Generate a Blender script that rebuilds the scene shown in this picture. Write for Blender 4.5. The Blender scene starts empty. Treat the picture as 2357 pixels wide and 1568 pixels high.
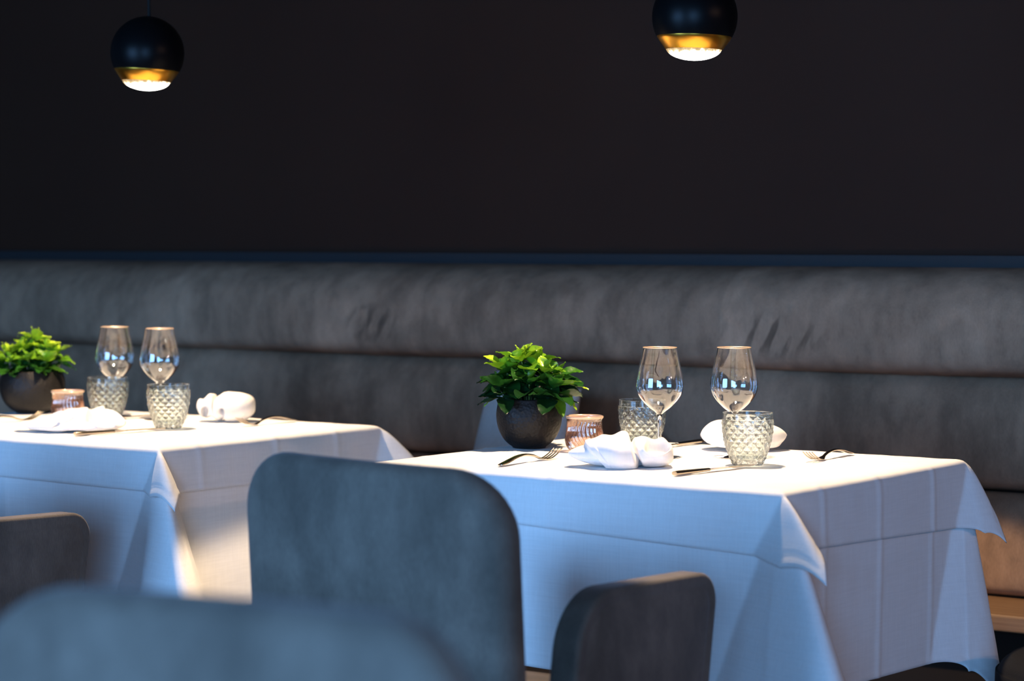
import bpy, bmesh, math, random
from mathutils import Vector, Matrix, noise
random.seed(7)
PI = math.pi
R = math.radians
scn = bpy.context.scene
COL = scn.collection

# ------------------------------------------------------------------ helpers
def link(o):
    COL.objects.link(o)
    return o

def tag(o, label=None, cat=None, group=None, kind=None):
    if label: o['label'] = label
    if cat: o['category'] = cat
    if group: o['group'] = group
    if kind: o['kind'] = kind
    return o

def empty(name, loc, rz=0, label=None, cat=None, group=None):
    o = bpy.data.objects.new(name, None)
    o.empty_display_size = .05
    o.location = loc
    o.rotation_euler = (0, 0, rz)
    link(o)
    return tag(o, label, cat, group)

def mesh_obj(name, verts, faces, mat, parent=None, smooth=True, auto=None):
    me = bpy.data.meshes.new(name)
    me.from_pydata([tuple(v) for v in verts], [], faces)
    me.validate()
    bm = bmesh.new(); bm.from_mesh(me)
    bmesh.ops.recalc_face_normals(bm, faces=bm.faces)
    bm.to_mesh(me); bm.free()
    if smooth:
        me.polygons.foreach_set('use_smooth', [True] * len(me.polygons))
    if auto is not None:
        me.set_sharp_from_angle(angle=R(auto))
    if mat: me.materials.append(mat)
    o = bpy.data.objects.new(name, me)
    link(o)
    if parent: o.parent = parent
    return o

class MB:
    def __init__(s): s.v = []; s.f = []
    def add(s, v, f):
        n = len(s.v); s.v += [Vector(p) for p in v]; s.f += [[i + n for i in q] for q in f]
    def box(s, x0, x1, y0, y1, z0, z1):
        v = [(x, y, z) for z in (z0, z1) for y in (y0, y1) for x in (x0, x1)]
        s.add(v, [(0, 2, 3, 1), (4, 5, 7, 6), (0, 1, 5, 4), (2, 6, 7, 3), (0, 4, 6, 2), (1, 3, 7, 5)])
    def lathe(s, prof, n=64, close=False):
        v = []; f = []
        m = len(prof)
        for r, z in prof:
            for k in range(n):
                a = 2 * PI * k / n
                v.append((r * math.cos(a), r * math.sin(a), z))
        for i in range(m - 1 + (1 if close else 0)):
            for k in range(n):
                a = i * n + k; b = i * n + (k + 1) % n; i2 = (i + 1) % m
                f.append((a, b, i2 * n + (k + 1) % n, i2 * n + k))
        if not close:
            f.append(list(range(n))[::-1]); f.append([(m - 1) * n + k for k in range(n)])
        s.add(v, f)
    def tube(s, pts, rad, n=12, flat=1.0):
        pts = [Vector(p) for p in pts]
        v = []; f = []
        m = len(pts)
        for i, p in enumerate(pts):
            t = (pts[min(i + 1, m - 1)] - pts[max(i - 1, 0)]).normalized()
            up = Vector((0, 0, 1)) if abs(t.z) < .95 else Vector((0, 1, 0))
            sx = t.cross(up).normalized(); uy = sx.cross(t)
            r = rad[i] if isinstance(rad, (list, tuple)) else rad
            rw, rh = r if isinstance(r, tuple) else (r, r * flat)
            for k in range(n):
                a = 2 * PI * k / n
                v.append(p + sx * rw * math.cos(a) + uy * rh * math.sin(a))
        for i in range(m - 1):
            for k in range(n):
                f.append((i * n + k, i * n + (k + 1) % n, (i + 1) * n + (k + 1) % n, (i + 1) * n + k))
        f.append(list(range(n))[::-1]); f.append([(m - 1) * n + k for k in range(n)])
        s.add(v, f)
    def grid(s, fn, nu, nv, wrap_u=False):
        v = [fn(i / (nu if wrap_u else nu - 1), j / (nv - 1)) for j in range(nv) for i in range(nu)]
        f = []
        for j in range(nv - 1):
            for i in range(nu if wrap_u else nu - 1):
                i2 = (i + 1) % nu
                f.append((j * nu + i, j * nu + i2, (j + 1) * nu + i2, (j + 1) * nu + i))
        s.add(v, f)
    def build(s, name, mat, parent=None, smooth=True, auto=None):
        return mesh_obj(name, s.v, s.f, mat, parent, smooth, auto)

def lerp_table(tab, t):
    for (a, x), (b, y) in zip(tab, tab[1:]):
        if t <= b:
            k = 0 if b == a else (t - a) / (b - a)
            return x + (y - x) * max(0, k)
    return tab[-1][1]

def catmull(pts, n=8):
    P = [Vector(p) for p in pts]
    out = []
    for i in range(len(P) - 1):
        p0 = P[max(i - 1, 0)]; p1 = P[i]; p2 = P[i + 1]; p3 = P[min(i + 2, len(P) - 1)]
        for k in range(n):
            t = k / n
            out.append(.5 * ((2 * p1) + (p2 - p0) * t + (2 * p0 - 5 * p1 + 4 * p2 - p3) * t * t + (3 * p1 - p0 - 3 * p2 + p3) * t ** 3))
    out.append(P[-1])
    return out

def sm(e0, e1, x):
    t = max(0, min(1, (x - e0) / (e1 - e0)))
    return t * t * (3 - 2 * t)

# ------------------------------------------------------------------ materials
def new_mat(name):
    m = bpy.data.materials.new(name); m.use_nodes = True
    nt = m.node_tree
    return m, nt, nt.nodes['Principled BSDF']

def plain(name, col, rough=.5, metal=0, spec=.5, **kw):
    m, nt, b = new_mat(name)
    b.inputs['Base Color'].default_value = (*col, 1)
    b.inputs['Roughness'].default_value = rough
    b.inputs['Metallic'].default_value = metal
    b.inputs['Specular IOR Level'].default_value = spec
    for k, v in kw.items(): b.inputs[k].default_value = v
    return m

def bump(nt, b, height, strength, dist):
    bp = nt.nodes.new('ShaderNodeBump')
    bp.inputs['Strength'].default_value = strength
    bp.inputs['Distance'].default_value = dist
    nt.links.new(height, bp.inputs['Height'])
    nt.links.new(bp.outputs[0], b.inputs['Normal'])
    return bp

def coords(nt, scale=(1, 1, 1), kind='Object'):
    tc = nt.nodes.new('ShaderNodeTexCoord'); mp = nt.nodes.new('ShaderNodeMapping')
    mp.inputs['Scale'].default_value = scale
    nt.links.new(tc.outputs[kind], mp.inputs[0])
    return mp.outputs[0]

def tex_noise(nt, vec, scale, detail=3, rough=.5, dist=0):
    n = nt.nodes.new('ShaderNodeTexNoise')
    n.inputs['Scale'].default_value = scale; n.inputs['Detail'].default_value = detail
    n.inputs['Roughness'].default_value = rough; n.inputs['Distortion'].default_value = dist
    nt.links.new(vec, n.inputs['Vector'])
    return n.outputs[0]

def ramp(nt, fac, stops):
    r = nt.nodes.new('ShaderNodeValToRGB')
    e = r.color_ramp.elements
    while len(e) < len(stops): e.new(.5)
    for el, (p, c) in zip(e, stops):
        el.position = p; el.color = (*c, 1) if len(c) == 3 else c
    nt.links.new(fac, r.inputs[0])
    return r.outputs[0]

def mathn(nt, op, a, b=None, c=None):
    n = nt.nodes.new('ShaderNodeMath'); n.operation = op
    for i, x in enumerate((a, b, c)):
        if x is None: continue
        if isinstance(x, (int, float)): n.inputs[i].default_value = x
        else: nt.links.new(x, n.inputs[i])
    return n.outputs[0]

def velvet(name, col, var=.25, sheen=.35, panels=False, patch=3.0):
    """short-pile velvet: nap brushed in patches, fine vertical grain"""
    m, nt, b = new_mat(name)
    vec = coords(nt)
    big = tex_noise(nt, coords(nt, (1, 1, .8)), patch, 4, .6, .6)
    mid = tex_noise(nt, coords(nt, (1, 1, .35)), 22, 3, .6)
    fine = tex_noise(nt, coords(nt, (1, 1, .25)), 420, 2, .5)
    s = mathn(nt, 'MULTIPLY_ADD', ramp(nt, big, [(.36, (0, 0, 0)), (.64, (1, 1, 1))]), var * 1.3, 1 - var * .65)
    s2 = mathn(nt, 'MULTIPLY_ADD', mid, var * 2, 1 - var)
    s3 = mathn(nt, 'MULTIPLY_ADD', fine, .5, .75)
    t = mathn(nt, 'MULTIPLY', mathn(nt, 'MULTIPLY', s, s2), s3)
    if panels:
        sx = nt.nodes.new('ShaderNodeSeparateXYZ'); nt.links.new(vec, sx.inputs[0])
        fl = mathn(nt, 'FLOOR', mathn(nt, 'DIVIDE', mathn(nt, 'ADD', sx.outputs[0], 2.11), .89))
        wn = nt.nodes.new('ShaderNodeTexWhiteNoise'); wn.noise_dimensions = '1D'
        nt.links.new(fl, wn.inputs['W'])
        t = mathn(nt, 'MULTIPLY', t, mathn(nt, 'MULTIPLY_ADD', wn.outputs[0], .22, .89))
        # finger marks brushed into the pile: slanting strokes in two spots of the top roll
        sh = nt.nodes.new('ShaderNodeMapping'); sh.inputs['Rotation'].default_value = (0, R(-24), 0)
        nt.links.new(vec, sh.inputs[0])
        st = nt.nodes.new('ShaderNodeMapping'); st.inputs['Scale'].default_value = (1, .2, .22)
        nt.links.new(sh.outputs[0], st.inputs[0])
        strokes = tex_noise(nt, st.outputs[0], 40, 2, .5)
        strokes = ramp(nt, strokes, [(.47, (0, 0, 0)), (.56, (1, 1, 1))])
        def spot(cx, cz, rx, rz):
            a = mathn(nt, 'DIVIDE', mathn(nt, 'SUBTRACT', sx.outputs[0], cx), rx)
            c = mathn(nt, 'DIVIDE', mathn(nt, 'SUBTRACT', sx.outputs[2], cz), rz)
            d = mathn(nt, 'ADD', mathn(nt, 'MULTIPLY', a, a), mathn(nt, 'MULTIPLY', c, c))
            return mathn(nt, 'MAXIMUM', mathn(nt, 'SUBTRACT', 1, d), 0)
        msk = mathn(nt, 'MINIMUM', mathn(nt, 'ADD', spot(-.19, .952, .16, .062), spot(-1.38, .955, .10, .055)), 1)
        k = mathn(nt, 'MULTIPLY', mathn(nt, 'MULTIPLY', strokes, mathn(nt, 'MULTIPLY', msk, 1.8)), .33)
        t = mathn(nt, 'MULTIPLY', t, mathn(nt, 'SUBTRACT', 1, k))
    mx = nt.nodes.new('ShaderNodeMix'); mx.data_type = 'RGBA'; mx.blend_type = 'MULTIPLY'
    mx.inputs[0].default_value = 1
    mx.inputs[6].default_value = (*col, 1)
    nt.links.new(t, mx.inputs[7])
    nt.links.new(mx.outputs[2], b.inputs['Base Color'])
    b.inputs['Roughness'].default_value = .85
    b.inputs['Specular IOR Level'].default_value = .15
    b.inputs['Sheen Weight'].default_value = sheen
    b.inputs['Sheen Roughness'].default_value = .4
    b.inputs['Sheen Tint'].default_value = (.8, .8, .85, 1)
    bump(nt, b, mathn(nt, 'ADD', fine, mathn(nt, 'MULTIPLY', mid, 1.5)), .25, .002)
    return m

def linen(name, col):
    m, nt, b = new_mat(name)
    a = tex_noise(nt, coords(nt, (1, 1, .06)), 300, 2)
    c = tex_noise(nt, coords(nt, (.05, .05, 1)), 300, 2)
    w = mathn(nt, 'ADD', a, c)
    v = mathn(nt, 'MULTIPLY_ADD', w, .10, .90)
    mx = nt.nodes.new('ShaderNodeMix'); mx.data_type = 'RGBA'; mx.blend_type = 'MULTIPLY'
    mx.inputs[0].default_value = 1; mx.inputs[6].default_value = (*col, 1)
    nt.links.new(v, mx.inputs[7]); nt.links.new(mx.outputs[2], b.inputs['Base Color'])
    b.inputs['Roughness'].default_value = .8
    b.inputs['Specular IOR Level'].default_value = .15
    b.inputs['Sheen Weight'].default_value = .1
    bump(nt, b, w, .12, .001)
    return m

def thin_glass(name, tint=(1, 1, 1), refl=(1, 1, 1), ior=1.5, boost=1.0):
    """blown glass so thin that it does not bend light: clear with Fresnel reflection"""
    m = bpy.data.materials.new(name); m.use_nodes = True
    nt = m.node_tree; nt.nodes.clear()
    out = nt.nodes.new('ShaderNodeOutputMaterial')
    tr = nt.nodes.new('ShaderNodeBsdfTransparent'); tr.inputs[0].default_value = (*tint, 1)
    gl = nt.nodes.new('ShaderNodeBsdfGlossy'); gl.inputs['Roughness'].default_value = .02
    gl.inputs[0].default_value = (*refl, 1)
    fr = nt.nodes.new('ShaderNodeFresnel'); ge = nt.nodes.new('ShaderNodeNewGeometry')
    nt.links.new(mathn(nt, 'MULTIPLY_ADD', ge.outputs['Backfacing'], 1 / ior - ior, ior), fr.inputs[0])
    mx = nt.nodes.new('ShaderNodeMixShader')
    f = mathn(nt, 'MINIMUM', mathn(nt, 'MULTIPLY', fr.outputs[0], boost), 1)
    nt.links.new(f, mx.inputs[0]); nt.links.new(tr.outputs[0], mx.inputs[1]); nt.links.new(gl.outputs[0], mx.inputs[2])
    nt.links.new(mx.outputs[0], out.inputs[0])
    return m

def solid_glass(name, col, rough=0.0, ior=1.5):
    m, nt, b = new_mat(name)
    b.inputs['Base Color'].default_value = (*col, 1)
    b.inputs['Transmission Weight'].default_value = 1
    b.inputs['Roughness'].default_value = rough
    b.inputs['IOR'].default_value = ior
    return m

def pressed_glass(name, col, ior, clear):
    """bright pressed glass: refracting, with part of the light going straight through"""
    m, nt, b = new_mat(name)
    b.inputs['Base Color'].default_value = (*col, 1); b.inputs['Transmission Weight'].default_value = 1
    b.inputs['Roughness'].default_value = 0.0; b.inputs['IOR'].default_value = ior
    tr = nt.nodes.new('ShaderNodeBsdfTransparent'); tr.inputs[0].default_value = (*col, 1)
    mx = nt.nodes.new('ShaderNodeMixShader'); mx.inputs[0].default_value = clear
    nt.links.new(b.outputs[0], mx.inputs[1]); nt.links.new(tr.outputs[0], mx.inputs[2])
    nt.links.new(mx.outputs[0], nt.nodes['Material Output'].inputs[0])
    return m

M = {}
M['bench'] = velvet('bench_velvet', (.262, .160, .103), .48, .0, panels=True, patch=2.6)
M['chair'] = velvet('chair_velvet', (.140, .115, .094), .36, .26, patch=6)
M['cushion'] = velvet('cushion_velvet', (.46, .43, .41), .08, .2)
M['dark_velvet'] = velvet('dark_velvet', (.010, .010, .012), .15, .0)
M['linen'] = linen('white_linen', (.86, .855, .85))
M['napkin'] = linen('napkin_linen', (.78, .765, .76))
M['glass'] = thin_glass('wine_glass', (.98, .965, .955), boost=3.8)
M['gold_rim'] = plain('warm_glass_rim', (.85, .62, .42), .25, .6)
M['tumbler'] = pressed_glass('pressed_glass', (.95, 1.0, .985), 1.42, .2)
M['rose_glass'] = thin_glass('rose_glass', (.93, .83, .77), (1, .88, .80), boost=3.0)
M['rose_rim'] = plain('rose_glass_rim', (.80, .55, .40), .2, .5)
M['steel'] = plain('polished_steel', (.56, .47, .37), .16, 1)
M['black_metal'] = plain('black_lacquer', (.003, .003, .0035), .36, 0, .10)
M['gold'] = plain('gold_ring', (1.0, .50, .06), .28, 1)
M['floor'] = None
M['cord'] = plain('black_cord', (.004, .004, .004), .7)
M['soil'] = plain('soil', (.02, .013, .009), .95)
M['stem'] = plain('green_stem', (.10, .16, .03), .5)
M['dark_wood'] = plain('dark_wood', (.016, .011, .008), .8, 0, .2)
M['black_steel'] = plain('black_steel', (.01, .01, .011), .4, .6)

def mk_wall():
    m, nt, b = new_mat('dark_brown_wall_paint')
    n = tex_noise(nt, coords(nt), 1.4, 3)
    nt.links.new(ramp(nt, n, [(.3, (.0235, .0070, .0023)), (.7, (.0275, .0090, .0033))]), b.inputs['Base Color'])
    b.inputs['Roughness'].default_value = .75
    b.inputs['Specular IOR Level'].default_value = .2
    f = tex_noise(nt, coords(nt), 300, 2)
    bump(nt, b, f, .05, .001)
    return m
M['wall'] = mk_wall()
M['wall_side'] = plain('side_wall_paint', (.10, .085, .075), .8)
M['ceiling'] = plain('dark_ceiling_paint', (.03, .026, .024), .85)
M['ledge'] = plain('blue_grey_ledge_paint', (.015, .0155, .0175), .6, 0, .2)

def mk_floor():
    m, nt, b = new_mat('oak_floor')
    br = nt.nodes.new('ShaderNodeTexBrick')
    br.inputs['Scale'].default_value = 1
    br.inputs['Mortar Size'].default_value = .003
    br.inputs['Brick Width'].default_value = 1.6; br.inputs['Row Height'].default_value = .16
    br.inputs['Color1'].default_value = (.055, .033, .02, 1); br.inputs['Color2'].default_value = (.04, .024, .015, 1)
    br.inputs['Mortar'].default_value = (.02, .012, .008, 1)
    nt.links.new(coords(nt), br.inputs['Vector'])
    g = tex_noise(nt, coords(nt, (2, 40, 1)), 3, 4)
    mx = nt.nodes.new('ShaderNodeMix'); mx.data_type = 'RGBA'; mx.blend_type = 'MULTIPLY'; mx.inputs[0].default_value = .5
    nt.links.new(br.outputs[0], mx.inputs[6]); nt.links.new(ramp(nt, g, [(.3, (.6, .6, .6)), (.7, (1, 1, 1))]), mx.inputs[7])
    nt.links.new(mx.outputs[2], b.inputs['Base Color'])
    b.inputs['Roughness'].default_value = .4
    return m
M['floor'] = mk_floor()

def mk_wood():
    m, nt, b = new_mat('oak_seat_ledge')
    g = tex_noise(nt, coords(nt, (1.5, 30, 30)), 3, 5, .6, .5)
    nt.links.new(ramp(nt, g, [(.3, (.17, .09, .045)), (.7, (.27, .16, .085))]), b.inputs['Base Color'])
    b.inputs['Roughness'].default_value = .5
    return m
M['wood'] = mk_wood()

def mk_stone():
    m, nt, b = new_mat('pitted_black_stone')
    vo = nt.nodes.new('ShaderNodeTexVoronoi'); vo.inputs['Scale'].default_value = 170
    nt.links.new(coords(nt), vo.inputs['Vector'])
    n = tex_noise(nt, coords(nt), 60, 4)
    n2 = tex_noise(nt, coords(nt), 14, 3)
    nt.links.new(ramp(nt, n2, [(.3, (.0050, .0048, .0048)), (.75, (.013, .011, .0095))]), b.inputs['Base Color'])
    b.inputs['Roughness'].default_value = .5
    b.inputs['Specular IOR Level'].default_value = .22
    bump(nt, b, mathn(nt, 'ADD', vo.outputs[0], n), .45, .002)
    return m
M['stone'] = mk_stone()

def mk_leaf():
    m = bpy.data.materials.new('glossy_leaf'); m.use_nodes = True
    nt = m.node_tree; b = nt.nodes['Principled BSDF']; out = nt.nodes['Material Output']
    at = nt.nodes.new('ShaderNodeAttribute'); at.attribute_name = 'young'
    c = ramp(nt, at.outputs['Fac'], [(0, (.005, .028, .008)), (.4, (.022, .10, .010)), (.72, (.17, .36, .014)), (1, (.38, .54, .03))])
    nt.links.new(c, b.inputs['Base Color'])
    b.inputs['Roughness'].default_value = .28
    b.inputs['Specular IOR Level'].default_value = .6
    tl = nt.nodes.new('ShaderNodeBsdfTranslucent'); nt.links.new(c, tl.inputs[0])
    mx = nt.nodes.new('ShaderNodeMixShader'); mx.inputs[0].default_value = .22
    nt.links.new(b.outputs[0], mx.inputs[1]); nt.links.new(tl.outputs[0], mx.inputs[2])
    nt.links.new(mx.outputs[0], out.inputs[0])
    return m
M['leaf'] = mk_leaf()

def mk_lens():
    """lit lens: brightest where the lamp sits behind its middle, faceted rim dimmer"""
    m = bpy.data.materials.new('lit_lens'); m.use_nodes = True
    nt = m.node_tree; nt.nodes.clear()
    out = nt.nodes.new('ShaderNodeOutputMaterial'); em = nt.nodes.new('ShaderNodeEmission')
    tc = coords(nt)
    sx = nt.nodes.new('ShaderNodeSeparateXYZ'); nt.links.new(tc, sx.inputs[0])
    r = mathn(nt, 'SQRT', mathn(nt, 'ADD', mathn(nt, 'POWER', mathn(nt, 'ABSOLUTE', sx.outputs[0]), 2), mathn(nt, 'POWER', mathn(nt, 'ABSOLUTE', sx.outputs[1]), 2)))
    n = tex_noise(nt, tc, 130, 2)
    rr = mathn(nt, 'ADD', r, mathn(nt, 'MULTIPLY', mathn(nt, 'SUBTRACT', n, .5), .014))
    col = ramp(nt, mathn(nt, 'DIVIDE', rr, .055), [(.0, (1, .97, .90)), (.80, (1, .93, .78)), (.92, (.75, .55, .30)), (1, (.5, .3, .13))])
    st = ramp(nt, mathn(nt, 'DIVIDE', rr, .055), [(.0, (1, 1, 1)), (.76, (.6, .6, .6)), (.92, (.09, .09, .09)), (1, (.07, .07, .07))])
    nt.links.new(col, em.inputs[0])
    nt.links.new(mathn(nt, 'MULTIPLY', st, 14), em.inputs[1])
    nt.links.new(em.outputs[0], out.inputs[0])
    return m
M['lens'] = mk_lens()

# ------------------------------------------------------------------ camera
F = 5451.0
CAMZ = 1.18
yaw = R(35.4); pitch = math.atan((784 - 545) / F)
fwv = Vector((-math.sin(yaw) * math.cos(pitch), math.cos(yaw) * math.cos(pitch), -math.sin(pitch)))
rtv = Vector((math.cos(yaw), math.sin(yaw), 0)); upv = rtv.cross(fwv)
cam = bpy.data.cameras.new('camera'); co = bpy.data.objects.new('camera', cam); link(co)
mw = Matrix((rtv, upv, -fwv)).transposed().to_4x4(); mw.translation = (0, 0, CAMZ)
co.matrix_world = mw
cam.sensor_width = 36; cam.sensor_fit = 'HORIZONTAL'; cam.lens = F / 2357 * 36
cam.dof.use_dof = True; cam.dof.focus_distance = 4.5; cam.dof.aperture_fstop = 3.4
cam.clip_start = .05
scn.camera = co

# ------------------------------------------------------------------ room shell
X0, X1, Y0, Y1, ZC = -7.8, 4.5, -2.0, 5.02, 2.9
def struct(name, boxes, mat, label=None):
    m = MB()
    for b in boxes: m.box(*b)
    o = m.build(name, mat, None, smooth=False)
    tag(o, label, None, None, 'structure')
    return o
struct('floor', [(X0 - .1, X1 + .1, Y0 - .2, Y1 + .2, -.1, 0)], M['floor'], 'brown plank floor under the tables')
struct('ceiling', [(X0 - .1, X1 + .1, Y0 - .2, Y1 + .2, ZC, ZC + .1)], M['ceiling'], 'dark ceiling above the pendant lamps')
struct('wall_back', [(X0, X1, Y1, Y1 + .12, 0, ZC)], M['wall'], 'dark brown wall above the velvet banquette')
struct('wall_left', [(X0 - .1, X0, Y0, Y1, 0, ZC)], M['wall_side'], 'side wall at the left')
struct('wall_right', [(X1, X1 + .1, Y0, Y1, 0, ZC)], M['wall_side'], 'side wall at the right')
# window wall behind the camera
WINS = [(-5.3, -2.6), (-.5, 2.3)]
WZ0, WZ1 = .15, 2.4
bx = [(X0, X1, Y0 - .14, Y0, 0, WZ0), (X0, X1, Y0 - .14, Y0, WZ1, ZC)]
xs = [X0] + [v for w in WINS for v in w] + [X1]
for i in range(0, len(xs), 2): bx.append((xs[i], xs[i + 1], Y0 - .14, Y0, WZ0, WZ1))
struct('wall_front', bx, M['wall_side'], 'window wall opposite the banquette')
M['frame'] = plain('window_frame_paint', (.05, .05, .05), .5)
M['pane'] = thin_glass('window_pane', (.97, .98, .98))
for i, (a, b) in enumerate(WINS):
    m = MB(); t = .05
    m.box(a, a + t, Y0 - .1, Y0 - .04, WZ0, WZ1); m.box(b - t, b, Y0 - .1, Y0 - .04, WZ0, WZ1)
    m.box(a + t, b - t, Y0 - .1, Y0 - .04, WZ0, WZ0 + t); m.box(a + t, b - t, Y0 - .1, Y0 - .04, WZ1 - t, WZ1)
    c = (a + b) / 2
    m.box(c - .03, c + .03, Y0 - .1, Y0 - .04, WZ0 + t, WZ1 - t)
    w = m.build('window_%d' % (i + 1), M['frame'], None, smooth=False)
    tag(w, kind='structure')
    p = MB(); p.box(a + t, b - t, Y0 - .073, Y0 - .067, WZ0 + t, WZ1 - t)
    p.build('pane', M['pane'], w, smooth=False)
    L = bpy.data.lights.new('window_daylight', 'AREA'); L.shape = 'RECTANGLE'
    L.size = b - a; L.size_y = WZ1 - WZ0
    L.cycles.is_portal = True
    lo = bpy.data.objects.new('window_daylight', L); link(lo)
    lo.location = (c, Y0 - .16, (WZ0 + WZ1) / 2); lo.rotation_euler = (R(90), 0, 0)
    # an area light shines along its local -Z: +90 deg about X points it into the room (+Y)

FILL_W = 75
world = bpy.data.worlds.new('sky'); scn.world = world; world.use_nodes = True
nt = world.node_tree; bg = nt.nodes['Background']
bg.inputs[0].default_value = (.22, .50, 1.0, 1)
bg.inputs[1].default_value = 18.5

# unseen warm fill globes, added to light the right-hand sides of cloths and chairs
M['fill_globe'] = plain('warm_fill_globe', (1, .8, .5), .5)
M['fill_globe'].node_tree.nodes['Principled BSDF'].inputs['Emission Color'].default_value = (1, .62, .36, 1)
M['fill_globe'].node_tree.nodes['Principled BSDF'].inputs['Emission Strength'].default_value = 6
for py_, lb in ((2.7, 'added warm fill globe on the right wall, nearer the windows'), (4.1, 'added warm fill globe on the right wall, nearer the banquette')):
    t = empty('fill_lamp', (X1, py_, 2.45), 0, lb, 'lamp', 'added fill globes on the right wall')
    m = MB(); m.box(-.02, -.0005, -.05, .05, -.09, .09); m.build('back_plate', M['black_steel'], t, smooth=False)
    m = MB(); m.tube([(-.02, 0, 0), (-.075, 0, 0)], .010, 16); m.build('arm', M['black_steel'], t, auto=40)
    m = MB(); m.lathe([(.0005, -.06)] + [(.06 * math.cos(R(a)), .06 * math.sin(R(a))) for a in range(-80, 81, 10)] + [(.0005, .06)], 40)
    m.v = [v + Vector((-.135, 0, 0)) for v in m.v]; m.build('globe', M['fill_globe'], t)
    L = bpy.data.lights.new('fill_light', 'SPOT'); L.energy = FILL_W; L.color = (1, .60, .42); L.spot_size = R(150); L.spot_blend = .5; L.shadow_soft_size = .05
    lo = bpy.data.objects.new('fill_light', L); link(lo); lo.parent = t; lo.location = (-.26, 0, 0); lo.rotation_euler = (0, R(90), 0)

# ledge strip along the top of the banquette
struct('trim_1', [(X0, X1, 4.985, Y1 + .001, .3, 1.137)], M['ledge'], 'blue grey ledge strip along the top of the banquette')

# ------------------------------------------------------------------ banquette
BX0, BX1 = -6.6, 1.6
bq = empty('banquette', ((BX0 + BX1) / 2, 4.85, 0), 0, 'long taupe velvet wall banquette with three horizontal padded rolls behind the tables', 'bench')
def roll(name, yf, zb, zt, depth, mat, amp):
    m = MB()
    prof = []
    n = 26
    for i in range(n + 1):
        t = i / n                       # bottom to top
        if t < .5: e = abs(2 * t - 1) ** 5 * .8
        else: e = abs(2 * t - 1) ** 2.0
        prof.append((yf + depth * e, zb + (zt - zb) * (.5 - .5 * math.cos(PI * (.06 + .88 * t)))))
    nx = 420
    def fn(u, v):
        j = min(int(v * n + .5), n)
        y, z = prof[j]
        x = BX0 + (BX1 - BX0) * u
        seam = 0
        k = ((x + 4.61) / .89); k = abs(k - round(k)) * .89
        seam = .004 * math.exp(-(k / .012) ** 2)
        wv = amp * noise.noise(Vector((x * 2.3, z * 4, 3.1))) + amp * .5 * noise.noise(Vector((x * 6, z * 9, 7)))
        dz = .006 * noise.noise(Vector((x * 1.3, 5, 2))) if j in (0, 1, 2, 3) else 0
        return (x - (BX0 + BX1) / 2, y + wv + seam - 4.85, z + dz)
    m.grid(fn, nx, n + 1)
    # back and ends
    a = len(m.v)
    zc = prof[-1][1] - .006
    m.add([(BX0 - (BX0 + BX1) / 2, .13, zc), (BX1 - (BX0 + BX1) / 2, .13, zc), (BX1 - (BX0 + BX1) / 2, .13, zb), (BX0 - (BX0 + BX1) / 2, .13, zb)], [(0, 1, 2, 3)])
    m.f.append([n * nx + i for i in range(nx)] + [a + 1, a])
    m.f.append([i for i in range(nx)][::-1] + [a + 3, a + 2])
    m.f.append([j * nx for j in range(n + 1)] + [a, a + 3])
    m.f.append([j * nx + nx - 1 for j in range(n + 1)][::-1] + [a + 2, a + 1])
    return m.build(name, mat, bq, auto=50)
roll('upper_roll', 4.825, .862, 1.112, .15, M['bench'], .007)
roll('middle_roll', 4.880, .612, .872, .060, M['bench'], .005)
roll('lower_roll', 4.855, .380, .614, .055, M['bench'], .005)
m = MB(); cx = (BX0 + BX1) / 2
m.box(BX0 - cx, BX1 - cx, -.20, .13, .345, .382)
o = m.build('seat_ledge', M['wood'], bq, smooth=False); o['label'] = 'oak coloured ledge below the padded rolls'
bv = o.modifiers.new('bev', 'BEVEL'); bv.width = .006; bv.segments = 3
m = MB(); m.box(BX0 - cx, BX1 - cx, -.12, .13, 0, .346)
m.build('plinth', M['dark_wood'], bq, smooth=False)

# cushions leaning on the banquette behind the potted plant of the right table
def cushion(name, loc, rot, w, h, t, label, puff=1.0):
    def half(sgn):
        def fn(u, v):
            a = 2 * u - 1; b = 2 * v - 1
            pin = 1 - .10 * (1 - abs(b) ** 2) * abs(a) ** 4 * 0
            x = a * w / 2 * (1 - .09 * (1 - b * b)); z = b * h / 2 * (1 - .09 * (1 - a * a))
            th = t / 2 * max(0, (1 - a ** 4)) ** .6 * max(0, (1 - b ** 4)) ** .6
            th += .004 * noise.noise(Vector((x * 9, z * 9, sgn))) * (1 - a * a) * (1 - b * b)
            return (x, sgn * th, z)
        return fn
    m = MB(); m.grid(half(-1), 41, 41); m.grid(half(1), 41, 41)
    o = m.build(name, M['cushion'])
    bm = bmesh.new(); bm.from_mesh(o.data); bmesh.ops.remove_doubles(bm, verts=bm.verts, dist=.0005)
    bmesh.ops.recalc_face_normals(bm, faces=bm.faces); bm.to_mesh(o.data); bm.free()
    o.location = loc; o.rotation_euler = rot
    return tag(o, label, 'cushion')
cushion('throw_cushion', (-3.318, 4.69, .622), (R(-13), R(5), R(-20)), .36, .44, .12, 'pale grey throw cushion leaning on the banquette behind the right potted plant')
cushion('throw_cushion', (-3.045, 4.785, .566), (R(-8), R(40), R(0)), .26, .26, .09, 'small grey throw cushion tipped on its corner behind the right rose glass candle holder')

# dark pouf at the lower right
pf = MB()
prof = [(.001, 0), (.20, 0), (.225, .012), (.235, .05), (.238, .40), (.232, .44), (.215, .462), (.18, .472), (.001, .476)]
prof = [(p.x, p.y) for p in catmull([(a, b, 0) for a, b in prof], 5)]
pf.lathe([(max(r, .0005) * .95, z * .92) for r, z in prof], 64)
o = pf.build('pouf', M['dark_velvet']); o.location = (-1.535, 4.04, 0)
tag(o, 'nearly black round pouf at the right edge beside the right table', 'pouf')

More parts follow.
